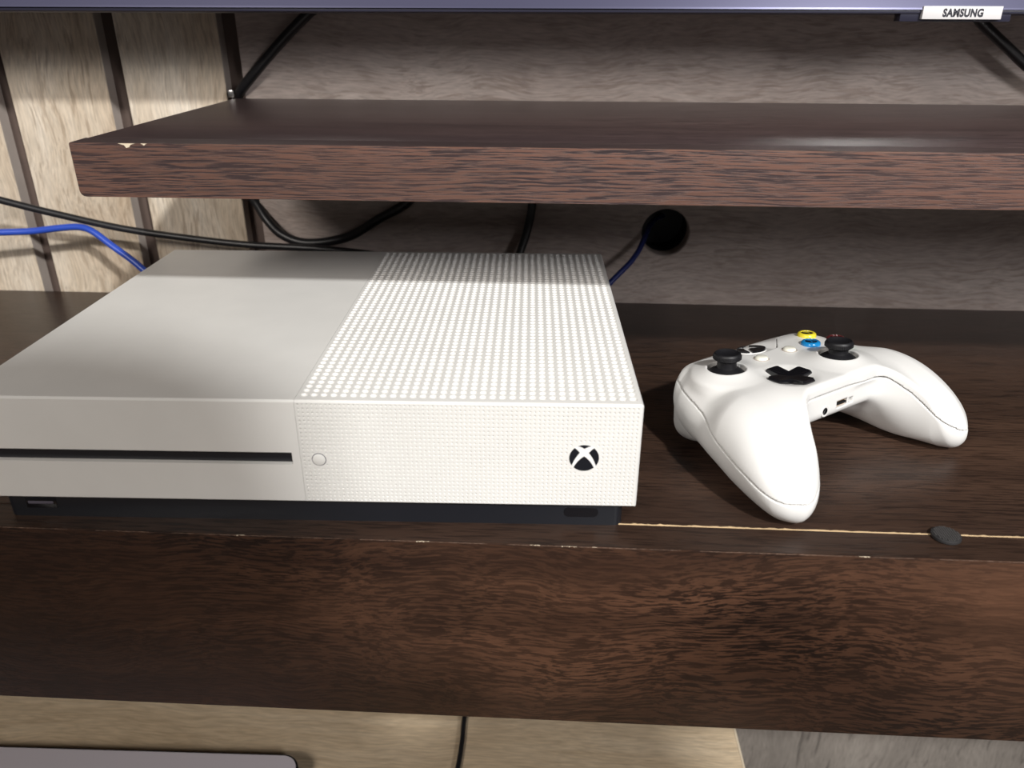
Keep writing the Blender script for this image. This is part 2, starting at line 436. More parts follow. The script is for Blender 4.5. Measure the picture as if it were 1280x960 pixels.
# ------------------------------------------------------------------ game console
KR = math.radians(1.625)
con = thing('game_console', 'white flat game console, right half dotted, on the dark walnut shelf', 'game console', (0, 0, 0), KR)
HB, HT, W, D, SPX = 12.5, 63.5, 295.0, 230.0, -148.7
c = .9
sec_notch = [(c, HT), (0, HT - c), (0, 37.9), (7, 37.9), (7, 31.8), (0, 31.8), (0, HB + .4), (.4, HB), (D - c, HB), (D, HB + c), (D, HT - c), (D - c, HT)]
sec_full = [(c, HT), (0, HT - c), (0, HB + .4), (.4, HB), (D - c, HB), (D, HB + c), (D, HT - c), (D - c, HT)]
bm = bmesh.new()
prism(bm, sec_notch, -W, -152.5, 'YZ'); prism(bm, sec_full, -152.5, SPX - .12, 'YZ')
bm_obj('smooth_shell', bm, M['white'], con)
box('disc_slot', (-W + .8, 5.8, 31.9), (-152.6, 7, 37.8), M['black_matte'], con)
box('slot_mouth', (-W + .6, 2.2, 32.0), (-152.7, 5.8, 37.7), M['black'], con)

def dimple_cells(cx, cy, p, r, d, flat):
    """square cells with a concave round dimple; returns verts (a, b, depth), faces, smooth flags"""
    A = [2 * math.pi * i / 8 for i in range(8)]
    sqv = [(math.cos(a) / max(abs(math.cos(a)), abs(math.sin(a))) * p / 2, math.sin(a) / max(abs(math.cos(a)), abs(math.sin(a))) * p / 2, 0) for a in A]
    ring = lambda rr, dd: [(rr * math.cos(a), rr * math.sin(a), -dd) for a in A]
    tv = sqv + ring(r, 0) + ring(r, .0) + ring(r * .82, d * .6) + ring(r * .48, d * .92) + [(0, 0, -d)]
    tf, ts = [], []
    for i in range(8):
        j = (i + 1) % 8
        tf.append((i, j, 8 + j, 8 + i)); ts.append(False)
        for k in (16, 24): tf.append((k + i, k + j, k + 8 + j, k + 8 + i)); ts.append(True)
        tf.append((32 + i, 32 + j, 40)); ts.append(True)
    tv = np.array(tv); V, F, Sm = [], [], []; n = 0
    for x, y, fl in zip(cx, cy, flat):
        if fl:
            V.append(np.array([(-p / 2, -p / 2, 0), (p / 2, -p / 2, 0), (p / 2, p / 2, 0), (-p / 2, p / 2, 0)]) + (x, y, 0))
            F.append((n, n + 1, n + 2, n + 3)); Sm.append(False); n += 4
        else:
            V.append(tv + (x, y, 0)); F += [tuple(n + q for q in f) for f in tf]; Sm += ts; n += 41
    return np.concatenate(V), F, Sm

def dimple_panel(name, a0, a1, b0, b1, na, nb, pmargin, r, d, to3, keep_flat, parent):
    """rectangle a0..a1 x b0..b1 with a dimple grid in it and a plain margin"""
    p = (a1 - a0 - 2 * pmargin) / na
    mb = (b1 - b0 - p * nb) / 2
    cx, cy, fl = [], [], []
    for i in range(na):
        for j in range(nb):
            x = a0 + pmargin + (i + .5) * p; y = b0 + mb + (j + .5) * p
            cx.append(x); cy.append(y); fl.append(keep_flat(x, y))
    V, F, Sm = dimple_cells(cx, cy, p, r, d, fl)
    n = len(V); ia0, ia1, ib0, ib1 = a0 + pmargin, a1 - pmargin, b0 + mb, b1 - mb
    ext = np.array([(a0, b0, 0), (a1, b0, 0), (a1, b1, 0), (a0, b1, 0), (ia0, ib0, 0), (ia1, ib0, 0), (ia1, ib1, 0), (ia0, ib1, 0)])
    V = np.concatenate([V, ext])
    for q in ((0, 1, 5, 4), (1, 2, 6, 5), (2, 3, 7, 6), (3, 0, 4, 7)): F.append(tuple(n + k for k in q)); Sm.append(False)
    V3 = to3(V)
    o = raw_mesh(name, V3, F, M['white'], parent)
    o.data.polygons.foreach_set('use_smooth', Sm)
    return o
ex, ez, er = -24.3, 37.4, 6.5
px_, pz_ = -140.7, 34.6
vent = dimple_panel('dotted_top', SPX, -c, c, D - c, 34, 52, .9, 1.80, 1.15, lambda V: np.stack([V[:, 0], V[:, 1], V[:, 2] + HT], 1), lambda x, y: False, con)
front = dimple_panel('dotted_front', SPX, -c, HB + .4, HT - c, 74, 25, .5, .58, .85, lambda V: np.stack([V[:, 0], -V[:, 2], V[:, 1]], 1),
                     lambda x, z: math.hypot(x - ex, z - ez) < 8.0 or math.hypot(x - px_, z - pz_) < 4.0, con)
# the closed right half that carries both dotted faces: chamfers, right side, back, underside
v = [(SPX, c, HT), (-c, c, HT), (-c, D - c, HT), (SPX, D - c, HT), (SPX, 0, HT - c), (-c, 0, HT - c), (0, c, HT - c), (0, D - c, HT - c),
     (-c, 0, HB + .4), (SPX, 0, HB + .4), (0, c, HB + .4), (0, D - c, HB + .4), (SPX, .4, HB), (-.4, .4, HB), (-.4, D - .4, HB), (SPX, D - .4, HB),
     (SPX, D, HT - c), (-c, D, HT - c), (-c, D, HB + .4), (SPX, D, HB + .4)]
f = [(0, 1, 5, 4), (1, 2, 7, 6), (1, 6, 5), (5, 6, 10, 8), (6, 7, 11, 10), (9, 8, 13, 12), (8, 10, 13), (10, 11, 14, 13), (12, 13, 14, 15),
     (3, 2, 17, 16), (2, 7, 17), (7, 11, 18, 17), (16, 17, 18, 19), (18, 11, 14), (19, 18, 14, 15)]
bm = bmesh.new(); vs = [bm.verts.new(q) for q in v]
for q in f: bm.faces.new([vs[k] for k in q])
bm_obj('dotted_shell', bm, M['white'], con)

def disc_prism(name, poly, y0, y1, m, parent):
    bm = bmesh.new(); prism(bm, poly, y0, y1, 'XZ'); return bm_obj(name, bm, m, parent)
def circle(cx, cz, r, n=40): return [(cx + r * math.cos(2 * math.pi * i / n), cz + r * math.sin(2 * math.pi * i / n)) for i in range(n)]
bm = bmesh.new(); lathe_bm(bm, [(0, .42), (2.55, .42), (2.85, .25), (2.85, -1)], 32, lambda p: Vector((px_ + p.x, -p.z, pz_ + p.y)))
bm_obj('power_button', bm, M['white'], con, True, 30)
bm = bmesh.new(); lathe_bm(bm, [(2.85, .03), (3.2, .03), (3.2, -.5), (2.85, -.5)], 32, lambda p: Vector((px_ + p.x, -p.z, pz_ + p.y)))
bm_obj('power_button_gap', bm, M['tv_back'], con)

def emblem_polys():
    """the four dark fields of the round cross emblem in unit coordinates"""
    def arc(a0, a1, n=14): return [(math.cos(math.radians(a0 + (a1 - a0) * i / n)), math.sin(math.radians(a0 + (a1 - a0) * i / n))) for i in range(n + 1)]
    def bez(p, q, r_, n=10):
        return [tuple((1 - t) ** 2 * p[k] + 2 * t * (1 - t) * q[k] + t * t * r_[k] for k in (0, 1)) for t in [i / n for i in range(1, n)]]
    P = []
    top = arc(64, 116); dip = (0, .70); P.append(top + bez(top[-1], (-.2, .86), dip) + [dip] + bez(dip, (.2, .86), top[0]))
    left = arc(130, 216); tip = (-.30, .40); P.append(left + bez(left[-1], (-.66, -.06), tip) + [tip] + bez(tip, (-.42, .58), left[0], 5))
    P.append([(-a, b) for a, b in left + bez(left[-1], (-.66, -.06), tip) + [tip] + bez(tip, (-.42, .58), left[0], 5)][::-1])
    bot = arc(227, 313); apex = (0, .13); P.append(bot + bez(bot[-1], (.42, -.14), apex) + [apex] + bez(apex, (-.42, -.14), bot[0]))
    return P
emb = disc_prism('emblem', circle(ex, ez, er * 1.02), -.05, .5, M['logo_white'], con); emb['label'] = 'round black emblem crossed by a white X'
for poly in emblem_polys():
    disc_prism('emblem_field', [(ex + a * er, ez + b * er) for a, b in poly], -.12, .2, M['black'], emb)

base = bm_obj('base', (lambda b: (prism(b, rounded_rect(-290, 3.0, -5.2, 226, 4), 0, HB + 1.5), b)[1])(bmesh.new()), M['black'], con, True, 30)
bm = bmesh.new(); prism(bm, rounded_rect(-32, 4.6, -16.5, 9.6, 2.2), 2.7, 3.4, 'XZ'); bm_obj('pairing_button', bm, M['black_gloss'], base)
box('usb_port', (-280.5, 2.8, 4.6), (-266, 3.6, 10.2), M['black_gloss'], base, .3)
box('usb_tongue', (-279.2, 2.5, 7.0), (-267.3, 3.2, 8.4), M['tv_back'], base, .2)

# ------------------------------------------------------------------ game controller (signed distance body, meshed with surface nets)
CU, CV, CZ = 91.33, 90.04, 45.81
CP, CR, CYAW = math.radians(-4.68), math.radians(-.14), math.radians(35.99)
ctl = thing('game_controller', 'white wireless game controller with black thumbsticks on the dark shelf', 'game controller', (CU, CV, 0), CYAW)
TILT = (Matrix.Rotation(CR, 3, 'Y') @ Matrix.Rotation(CP, 3, 'X'))
TN = np.array(TILT)
def tl(p): return TILT @ Vector(p) + Vector((0, 0, CZ))
LS, RS, DP = (-39.3, 14.0), (19.0, -9.6), (-19.0, -9.6)
def smin(a, b, k):
    h = np.clip(.5 + .5 * (b - a) / k, 0, 1); return b + (a - b) * h - k * h * (1 - h)
def smax(a, b, k): return -smin(-a, -b, k)
def sstep(a, b, x): t = np.clip((x - a) / (b - a), 0, 1); return t * t * (3 - 2 * t)
def rcone(P, a, b, ra, rb, sw=1.0):
    a = np.array(a, float); b = np.array(b, float); d = b - a
    t = np.clip(((P[0] - a[0]) * d[0] + (P[1] - a[1]) * d[1] + (P[2] - a[2]) * d[2]) / d.dot(d), 0, 1)
    return np.sqrt((P[0] - a[0] - t * d[0]) ** 2 + (P[1] - a[1] - t * d[1]) ** 2 + ((P[2] - a[2] - t * d[2]) / sw) ** 2) - (ra + t * (rb - ra))
OUT = [(0, -27), (22, -27), (28, -28), (33.5, -32), (41, -41), (46.8, -51), (51.5, -60), (57.5, -65.5), (64.5, -66.8), (71.5, -64.5), (77, -57.5), (79.2, -47), (78.2, -34), (75.4, -20), (72, -6),
       (68.5, 9), (65, 22), (58.5, 34), (45, 41.5), (22, 44.5), (0, 44.5)]
def smooth_outline(P, n=6):
    P = np.array(P, float); Q = np.concatenate([[P[1] * (-1, 1)], P, [P[-2] * (-1, 1)]]); out = []
    for i in range(1, len(Q) - 2):
        a, b, c2, d = Q[i - 1:i + 3]
        for t in np.arange(n) / n:
            out.append(.5 * (2 * b + (c2 - a) * t + (2 * a - 5 * b + 4 * c2 - d) * t * t + (3 * b - a - 3 * c2 + d) * t ** 3))
    return out + [P[-1]]
_o = smooth_outline(OUT)
OUTP = np.array([tuple(p) for p in _o] + [(-x, y) for x, y in _o[-2:0:-1]], float)
def sd_poly(u, v, P):
    d = np.full(u.shape, 1e9); s = np.ones(u.shape)
    n = len(P)
    for i in range(n):
        a, b = P[i], P[i - 1]; ex_, ey_ = b - a
        wx, wy = u - a[0], v - a[1]
        t = np.clip((wx * ex_ + wy * ey_) / (ex_ * ex_ + ey_ * ey_), 0, 1)
        d = np.minimum(d, (wx - ex_ * t) ** 2 + (wy - ey_ * t) ** 2)
        c1, c2, c3 = v >= a[1], v < b[1], ex_ * wy > ey_ * wx
        s = np.where((c1 & c2 & c3) | (~c1 & ~c2 & ~c3), -s, s)
    return s * np.sqrt(d)
GX = np.arange(0, 84, .4); GY = np.arange(-72, 56, .4)
SD = sd_poly(*np.meshgrid(GX, GY, indexing='ij'), OUTP)
def outline_distance(u, v):
    u, v = np.broadcast_arrays(np.abs(u), v)
    x = np.clip((u - GX[0]) / .4, 0, len(GX) - 1.001); y = np.clip((v - GY[0]) / .4, 0, len(GY) - 1.001)
    i = x.astype(int); j = y.astype(int); a = x - i; b = y - j
    return (SD[i, j] * (1 - a) + SD[i + 1, j] * a) * (1 - b) + (SD[i, j + 1] * (1 - a) + SD[i + 1, j + 1] * a) * b
def top_height(u, v):
    au = np.abs(u)
    cr = np.maximum(au - 18, 0)
    return .6 - .0011 * cr ** 2 - .014 * np.maximum(au - 40, 0) ** 2 * sstep(-12, 8, v) - .014 * np.maximum(v - 26, 0) ** 2 - .0125 * np.maximum(-v - 11, 0) ** 2 * sstep(22, 46, au) - .003 * np.maximum(-v - 12, 0) ** 2 * (1 - sstep(22, 46, au))
def seam_height(u, v):
    au = np.abs(u)
    g = np.interp(v, [-68, -61, -50, -35, -8, 14, 28, 45], [-42, -37.5, -33.5, -27, -18, -12.5, -10, -9])
    inn = np.interp(v, [-68, -61, -50, -40, -30], [-42, -37, -25.5, -15, -7.6])
    cl = np.interp(v, [-66, -49, -27, 0, 45], [64, 64, 54, 50, 46])
    g = inn + (g - inn) * sstep(-9, 9, au - cl)
    return -6.2 + (g + 6.2) * sstep(22, 40, au)
def bottom_height(u, v):
    au = np.abs(u)
    mid = -20.5 - 12.5 * sstep(-27, -4, v)
    g = np.interp(v, [-66, -49, -20, 10, 45], [-49.5, -50, -45, -38, -35])
    return mid + (g - mid) * sstep(24, 50, au)
def smax_var(a, b, k):
    h = np.clip(.5 - .5 * (b - a) / k, 0, 1); return b + (a - b) * h + k * h * (1 - h)
def body(u, v, w):
    au = np.abs(u)
    T = top_height(u, v); B = bottom_height(u, v)
    cl = np.interp(v, [-66, -49, -27, 0, 45], [64, 64, 54, 50, 46])
    side = sstep(-10, 6, au - cl)
    tip = sstep(-46, -60, v)
    kt = 2.6 + 18 * np.maximum(side, tip * .7) * sstep(46, 30, v); kb = 5 + 19 * sstep(24, 46, au)
    p2 = outline_distance(u, v)
    d = smax_var(smax_var(p2, (w - T) * .93, kt), (B - w) * .95, kb)
    for (cu, cv), rim in ((LS, 2.3), (RS, 3.2)):
        rho = np.hypot(u - cu, v - cv)
        coll = smax(smax(w - (rim - np.maximum(rho - 10.6, 0) * .55), rho - 18, 2), -6 - w, 2)
        d = smin(d, coll, 4.5)
        d = smax(d, -np.maximum(rho - 9.8, -8 - w), .7)
    rho = np.sqrt((u - DP[0]) ** 2 + (v - DP[1]) ** 2 + (w - 27.0) ** 2)
    d = smax(d, -(rho - 29.6), 1.5)
    return d
def bumper_region(u, v):
    au = np.abs(u)
    return v - np.interp(au, [0, 10, 25, 45, 64], [21.5, 22.5, 35.5, 40.5, 30])
def shell_top(u, v, w):
    d = np.maximum(body(u, v, w), seam_height(u, v) + .4 - w)
    return np.maximum(d, bumper_region(u, v) + .22)
def shell_back(u, v, w):
    d = np.maximum(body(u, v, w), w - seam_height(u, v) + .4)
    fr = -27.0                                            # ports in the edge that faces the player
    jack = np.maximum(np.hypot(u - JK[0], w - JK[1]) - 2.0, fr + 4 - v) * 1.0
    d = np.maximum(d, -np.maximum(np.hypot(u - JK[0], w - JK[1]) - 2.0, v - (fr + 5)))
    q = np.maximum(np.abs(u - EP[0]) - EP[2], np.abs(w - EP[1]) - EP[3])
    d = np.maximum(d, -np.maximum(q, v - (fr + 3)))
    q = np.maximum(np.abs(u - 8.6) - 1.7, np.abs(w - EP[1]) - 1.5)
    return np.maximum(d, -np.maximum(q, v - (fr + 3)))
JK = (-12.0, -15.5); EP = (1.6, -14.6, 4.3, 1.9)
def bumper(u, v, w):
    d = np.maximum(body(u, v, w) + .1, seam_height(u, v) + .22 - w)
    d = np.maximum(d, -bumper_region(u, v) + .22)
    return smax(d, w + .1 + (v - 20) * .15 - .3 * np.maximum(np.abs(u) - 9, 0), 1.0)
def trigger(u, v, w):
    au = np.abs(u)
    d = smax(smax(np.hypot((au - 45.5) / 1.0, (v - 24) * 1.0) - 14.5, w + 15, 6), -38 - w, 10)
    return smax(d, -(v - 9), 4)
def surface_nets(fn, lo, hi, h):
    ax = [np.arange(lo[k], hi[k] + h, h) for k in range(3)]
    U, V, Wg = np.meshgrid(*ax, indexing='ij')
    F = fn(U, V, Wg); Sg = F < 0
    nx, ny, nz = F.shape
    cnt = np.zeros((nx - 1, ny - 1, nz - 1), np.int8)
    offs = [(i, j, k) for i in (0, 1) for j in (0, 1) for k in (0, 1)]
    sl = lambda o: tuple(slice(o[k], F.shape[k] - 1 + o[k]) for k in range(3))
    for o in offs: cnt += Sg[sl(o)]
    act = (cnt > 0) & (cnt < 8)
    idx = np.argwhere(act); ids = np.full(act.shape, -1, np.int64); ids[act] = np.arange(len(idx))
    acc = np.zeros((len(idx), 3)); num = np.zeros(len(idx))
    fv = {o: F[idx[:, 0] + o[0], idx[:, 1] + o[1], idx[:, 2] + o[2]] for o in offs}
    for o in offs:
        for k in range(3):
            if o[k] == 0:
                o2 = tuple(o[q] + (q == k) for q in range(3)); a, b = fv[o], fv[o2]
                m = (a < 0) != (b < 0); t = np.where(m, a / np.where(m, a - b, 1), 0)
                p = np.tile(np.array(o, float), (len(idx), 1)); p[:, k] += t
                acc[m] += p[m]; num[m] += 1
    pos = np.array([ax[k][0] for k in range(3)]) + (idx + acc / num[:, None]) * h
    faces = []
    for k in range(3):
        a, b = [(1, 2), (2, 0), (0, 1)][k]
        s0 = [slice(1, -1)] * 3; s1 = [slice(1, -1)] * 3; s0[k] = slice(0, F.shape[k] - 1); s1[k] = slice(1, F.shape[k])
        e0, e1 = Sg[tuple(s0)], Sg[tuple(s1)]
        for flag in (True, False):
            E = np.argwhere((e0 != e1) & (e0 == flag)); base_ = [0, 0, 0]
            st = np.array([1, 1, 1]); st[k] = 0
            E = E + st
            def cell(da, db):
                q = E.copy(); q[:, a] += da; q[:, b] += db; return ids[q[:, 0], q[:, 1], q[:, 2]]
            Q = np.stack([cell(-1, -1), cell(0, -1), cell(0, 0), cell(-1, 0)], 1)
            faces.append(Q if flag else Q[:, ::-1])
    faces = np.concatenate(faces)
    for _ in range(2):                                    # pull the vertices onto the surface
        e = .05; f0 = fn(*pos.T)
        g = np.stack([(fn(*(pos + e * np.eye(3)[k]).T) - f0) / e for k in range(3)], 1)
        gn = np.maximum((g ** 2).sum(1), .15)
        st = (f0 / gn)[:, None] * g
        ln = np.linalg.norm(st, axis=1, keepdims=True); st *= np.minimum(1, .35 * h / np.maximum(ln, 1e-9))
        pos = pos - st
    return pos, faces
def sdf_part(name, fn, lo, hi, h, m, parent, label=None):
    V, F = surface_nets(fn, lo, hi, h)
    V = V @ TN.T + np.array([0, 0, CZ])
    me = bpy.data.meshes.new(name)
    me.vertices.add(len(V)); me.vertices.foreach_set('co', (V * S).ravel())
    me.loops.add(F.size); me.loops.foreach_set('vertex_index', F.ravel().astype(np.int32))
    me.polygons.add(len(F)); me.polygons.foreach_set('loop_start', np.arange(0, F.size, 4, dtype=np.int32))
    me.update(calc_edges=True); me.validate()
    o = link(name, me, m, parent, True)
    if label: o['label'] = label
    return o
H = 0.5
sdf_part('top_shell', shell_top, (-80, -67, -40), (80, 46, 6), H, M['white_matte'], ctl)
back = sdf_part('back_shell', shell_back, (-80, -67, -51), (80, 47, -4), H, M['white_matte'], ctl)
sdf_part('bumper', bumper, (-66, 18, -16), (66, 48, 4), H, M['white_gloss'], ctl, 'glossy white bumper plate')
sdf_part('trigger', lambda u, v, w: np.maximum(trigger(u, v, w), u), (-70, 8, -44), (-30, 46, -6), 1.0, M['white_matte'], ctl)
sdf_part('trigger', lambda u, v, w: np.maximum(trigger(u, v, w), -u), (30, 8, -44), (70, 46, -6), 1.0, M['white_matte'], ctl)

def at(u, v, w): return lambda p: tl((u + p.x, v + p.y, w + p.z))
def cturn(name, prof, u, v, w, m, parent, segs=40, ang=40):
    bm = bmesh.new(); lathe_bm(bm, prof, segs, at(u, v, w)); return bm_obj(name, bm, m, parent, True, ang)
for (u, v_) in (LS, RS):
    e = 1.0 if u > 0 else 0.0
    st = cturn('thumbstick', [(0, -7), (9.7, -7), (9.7, -.6), (9.0, .6 + e), (7.2, 1.9 + e), (5.6, 2.6 + e), (5.0, 3.0 + e), (4.8, 6.2), (5.2, 7.0), (0, 7.0)], u, v_, 0, M['black_matte'], ctl)
    cap = cturn('thumb_cap', [(0, 6.9), (6.2, 7.0), (6.9, 7.6), (7.0, 9.7), (6.7, 10.5), (6.1, 10.9), (5.6, 10.6), (4.8, 10.0), (2.9, 9.4), (0, 9.2)], u, v_, 0, M['black_matte'], st)
    bm = bmesh.new()                                      # knurled rim
    for i in range(48):
        a = 2 * math.pi * i / 48
        r_ = bmesh.ops.create_cube(bm, size=1.0)
        for q in r_['verts']:
            x = 6.95 + q.co.x * .6; y = q.co.y * .5; z = 8.7 + q.co.z * 1.7
            q.co = tl((u + x * math.cos(a) - y * math.sin(a), v_ + x * math.sin(a) + y * math.cos(a), z))
    k = bm_obj('knurled_rim', bm, M['black_matte'], st); k['kind'] = 'stuff'
bm = bmesh.new()                                          # d-pad cross
a_, b_ = 4.3, 12.4
cross = [(a_, a_), (b_ - .8, a_), (b_, a_ - .8), (b_, -a_ + .8), (b_ - .8, -a_), (a_, -a_), (a_, -b_ + .8), (a_ - .8, -b_), (-a_ + .8, -b_), (-a_, -b_ + .8), (-a_, -a_),
         (-b_ + .8, -a_), (-b_, -a_ + .8), (-b_, a_ - .8), (-b_ + .8, a_), (-a_, a_), (-a_, b_ - .8), (-a_ + .8, b_), (a_ - .8, b_), (a_, b_ - .8)]
lv = [(1.02, -5.0), (1.0, -.2), (.93, .8)]
rings = [[bm.verts.new(tl((DP[0] + x * s_, DP[1] + y * s_, -0.2 + h_ + (0.9 if max(abs(x), abs(y)) > 8 and i > 0 else 0)))) for x, y in cross] for i, (s_, h_) in enumerate(lv)]
for p, q in zip(rings, rings[1:]):
    for i in range(len(cross)): j = (i + 1) % len(cross); bm.faces.new((p[i], p[j], q[j], q[i]))
ctr = bm.verts.new(tl((DP[0], DP[1], .2)))
for i in range(len(cross)): bm.faces.new((rings[-1][i], rings[-1][(i + 1) % len(cross)], ctr))
bm_obj('direction_pad', bm, M['black_gloss'], ctl)
def ctext(body, u, v, w, size, m, parent):
    text_mesh('letter', body, size, size * .85, m, parent, lambda a, b: tl((u + a - size * .425, v + b - size / 2, w)), bold=.03)
BU, BV, BS = 39.3, 14.0, 11.7
for nm, du, dv, m, ch in (('yellow_button', 0, BS, 'yellow', 'Y'), ('blue_button', -BS, 0, 'bluebtn', 'X'), ('red_button', BS - 1, 0, 'red', 'B'), ('green_button', 0, -BS, 'green', 'A')):
    u, v_ = BU + du, BV + dv
    t0 = float(top_height(np.array(u), np.array(v_)))
    t0 -= .7
    bt = cturn(nm, [(0, -4), (5.3, -4), (5.3, 1.3), (5.1, 2.3), (4.4, 2.9), (3.5, 2.95), (3.4, 2.7), (0, 2.7)], u, v_, t0, M[m], ctl)
    cturn('dark_lens', [(0, 2.86), (3.0, 2.8), (3.42, 2.6), (3.42, 2.4)], u, v_, t0, M['black_gloss'], bt, 24)
    ctext(ch, u, v_, t0 + 2.92, 3.9, M[m], bt)
for nm, u, v_ in (('view_button', -11.3, 15.2), ('menu_button', 11.3, 15.2)):
    cturn(nm, [(0, -2), (3.5, -2), (3.5, .9), (3.0, 1.6), (2.0, 1.9), (0, 1.95)], u, v_, .4, M['ivory'], ctl, 28)
    cturn('button_gap_shade', [(3.55, .35), (4.2, .35), (4.2, 0), (3.55, 0)], u, v_, .4, M['plank_edge'], ctl, 28)  # solid grey ring: shade of the gap put into its colour
# guide button lies on the sloping bumper plate
gs = math.atan(.15)
GM = Matrix.Rotation(-gs, 3, 'X')
gw = -.1 - 12.0 * .15
def gpt(x, y, z): q = GM @ Vector((x, y, z)); return tl((q.x, 32.0 + q.y, gw + q.z))
bm = bmesh.new(); lathe_bm(bm, [(8.2, -2), (8.2, .35), (7.4, .8), (4.0, 1.05), (0, 1.1)], 40, lambda p: gpt(p.x, p.y, p.z))
gb = bm_obj('guide_button', bm, M['logo_white'], ctl, True, 40)
bm = bmesh.new()
for poly in emblem_polys():
    n0 = [bm.verts.new(gpt(a * 7.9, b * 7.9, 1.5)) for a, b in poly]
    n1 = [bm.verts.new(gpt(a * 7.9, b * 7.9, .2)) for a, b in poly]
    bm.faces.new(n0); bm.faces.new(n1[::-1])
    for i in range(len(poly)): j = (i + 1) % len(poly); bm.faces.new((n0[i], n0[j], n1[j], n1[i]))
bm_obj('emblem_field', bm, M['black_gloss'], gb)
bm = bmesh.new(); lathe_bm(bm, [(1.9, .3), (2.9, .3), (3.1, 0), (3.1, -1), (1.9, -1)], 28, lambda p: tl((JK[0] + p.x, -26.8 - p.z, JK[1] + p.y)))
bm_obj('headphone_jack', bm, M['white_gloss'], ctl)
bm = bmesh.new(); lathe_bm(bm, [(1.95, 0), (1.95, -4), (0, -4)], 24, lambda p: tl((JK[0] + p.x, -27.0 - p.z, JK[1] + p.y)))
bm_obj('jack_socket', bm, M['black_matte'], ctl)
def cbox(name, a, b, m, parent, bev=.15):
    bm = bmesh.new(); box_bm(bm, a, b, bev, 1)
    for q in bm.verts: q.co = tl(q.co)
    return bm_obj(name, bm, m, parent)
cbox('expansion_port', (EP[0] - EP[2], -25.2, EP[1] - EP[3]), (EP[0] + EP[2], -24.2, EP[1] + EP[3]), M['gold'], ctl)
cbox('port_tongue', (EP[0] - EP[2] + .8, -26.8, EP[1] - .5), (EP[0] + EP[2] - .8, -25, EP[1] + .6), M['black_matte'], ctl)

# ------------------------------------------------------------------ small things and cables
pad = thing('rubber_pad', 'small round black rubber pad lying across the pale seam of the walnut shelf', 'rubber pad', (139.4, 1.9, 0))
bm = bmesh.new(); lathe_bm(bm, [(0, .25), (6.0, .25), (6.4, .7), (6.3, 1.7), (5.7, 2.1), (0, 2.1)], 36); bm_obj('pad_body', bm, M['rubber'], pad, True, 40)
bm = bmesh.new()
for i in range(-5, 6):
    for j in range(-5, 6):
        if math.hypot(i, j) < 5.2: box_bm(bm, (i * 1.02 - .33, j * 1.02 - .33, 2.0), (i * 1.02 + .33, j * 1.02 + .33, 2.45))
g = bm_obj('tread', bm, M['tread'], pad); g['kind'] = 'stuff'

def cable(name, pts, r, m, label, n=8, cat='cable'):
    bm = bmesh.new(); tube_bm(bm, catmull(pts, n), r, 14)
    return tag(bm_obj(name, bm, m, None, True), label, cat)
cable('black_cable', [(-960, 190, 190), (-800, 205, 168), (-620, 238, 126), (-540, 248, 108), (-469.7, 262, 92.4), (-451.3, 268, 85.5), (-421.4, 275, 75.4), (-373.8, 285, 61.4), (-327, 290, 53.4), (-277.8, 292, 48), (-220.4, 290, 46.3), (-170, 280, 44), (-150, 262, 40), (-148, 234, 37)],
      2.7, M['cable'], 'black cable sagging from the left in front of the pale planks to behind the console')
cable('blue_cable', [(-960, 250, 70), (-780, 256, 62), (-620, 262, 58), (-540, 268, 58), (-487, 272, 58.5), (-464.2, 276, 58.8), (-440.6, 279, 59.4), (-418.4, 280, 62), (-402.4, 280, 62.9), (-391.3, 278, 59.8), (-377.4, 275, 50.2), (-362.3, 272, 40), (-344.2, 268, 26.3), (-318, 266, 12), (-296, 268, 4.2), (-270, 270, 2.8), (-150, 272, 2.8)],
      2.6, M['blue'], 'bright blue network cable in front of the pale planks left of the console')
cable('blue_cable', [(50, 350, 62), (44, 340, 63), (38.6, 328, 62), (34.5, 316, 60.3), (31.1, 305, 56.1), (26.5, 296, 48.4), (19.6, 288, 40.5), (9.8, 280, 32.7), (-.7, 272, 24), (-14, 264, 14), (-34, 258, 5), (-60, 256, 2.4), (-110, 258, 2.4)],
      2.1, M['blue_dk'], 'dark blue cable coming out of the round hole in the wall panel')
cable('thick_black_cable', [(-196, 296, 232), (-208.5, 300, 216.1), (-214.9, 301, 211.6), (-234.9, 304, 195.5), (-255.2, 305, 176.8), (-270.1, 308, 162.9), (-278, 313, 154), (-281, 317, 140), (-282, 318, 115), (-281, 317, 95), (-278.6, 316, 80.8), (-273.5, 312, 74.8), (-265.1, 306, 64.3), (-254, 303, 53.8),
      (-237.3, 301, 48.1), (-216.8, 301, 49.1), (-197.5, 302, 54.3), (-174.8, 304, 67.5), (-153.7, 305.6, 79.3), (-139.6, 306, 95), (-135, 306, 122), (-134, 306, 146)],
      3.6, M['cable'], 'thick black cable from behind the television, looping below the reddish shelf')
cable('black_cable', [(-56, 306, 146), (-56, 306, 120), (-56.1, 305.5, 89.2), (-56.6, 305.5, 79.4), (-58.2, 304, 68), (-61.1, 301, 56.2), (-64.6, 298, 45.6), (-68.1, 294, 35.8), (-72, 280, 26), (-74, 258, 22), (-74, 231, 22)],
      3.3, M['cable'], 'short black cable dropping behind the middle of the console')
cable('black_cable', [(222, 288, 224), (236.4, 290, 210.6), (243.3, 291, 205.3), (259.7, 293, 194.1), (280.3, 296, 180.1), (299.6, 300, 168), (322, 301, 161), (360, 300, 158.8), (500, 298, 158.8)],
      3.5, M['cable'], 'straight black cable slanting from below the nameplate to the upper shelf')
clip = tag(box('metal_clip', (-281.5, 304, 155.4), (-277.2, 307.6, 160.5), M['metal'], None, .5), 'small bright metal clip at the back left corner of the reddish shelf', 'clip')

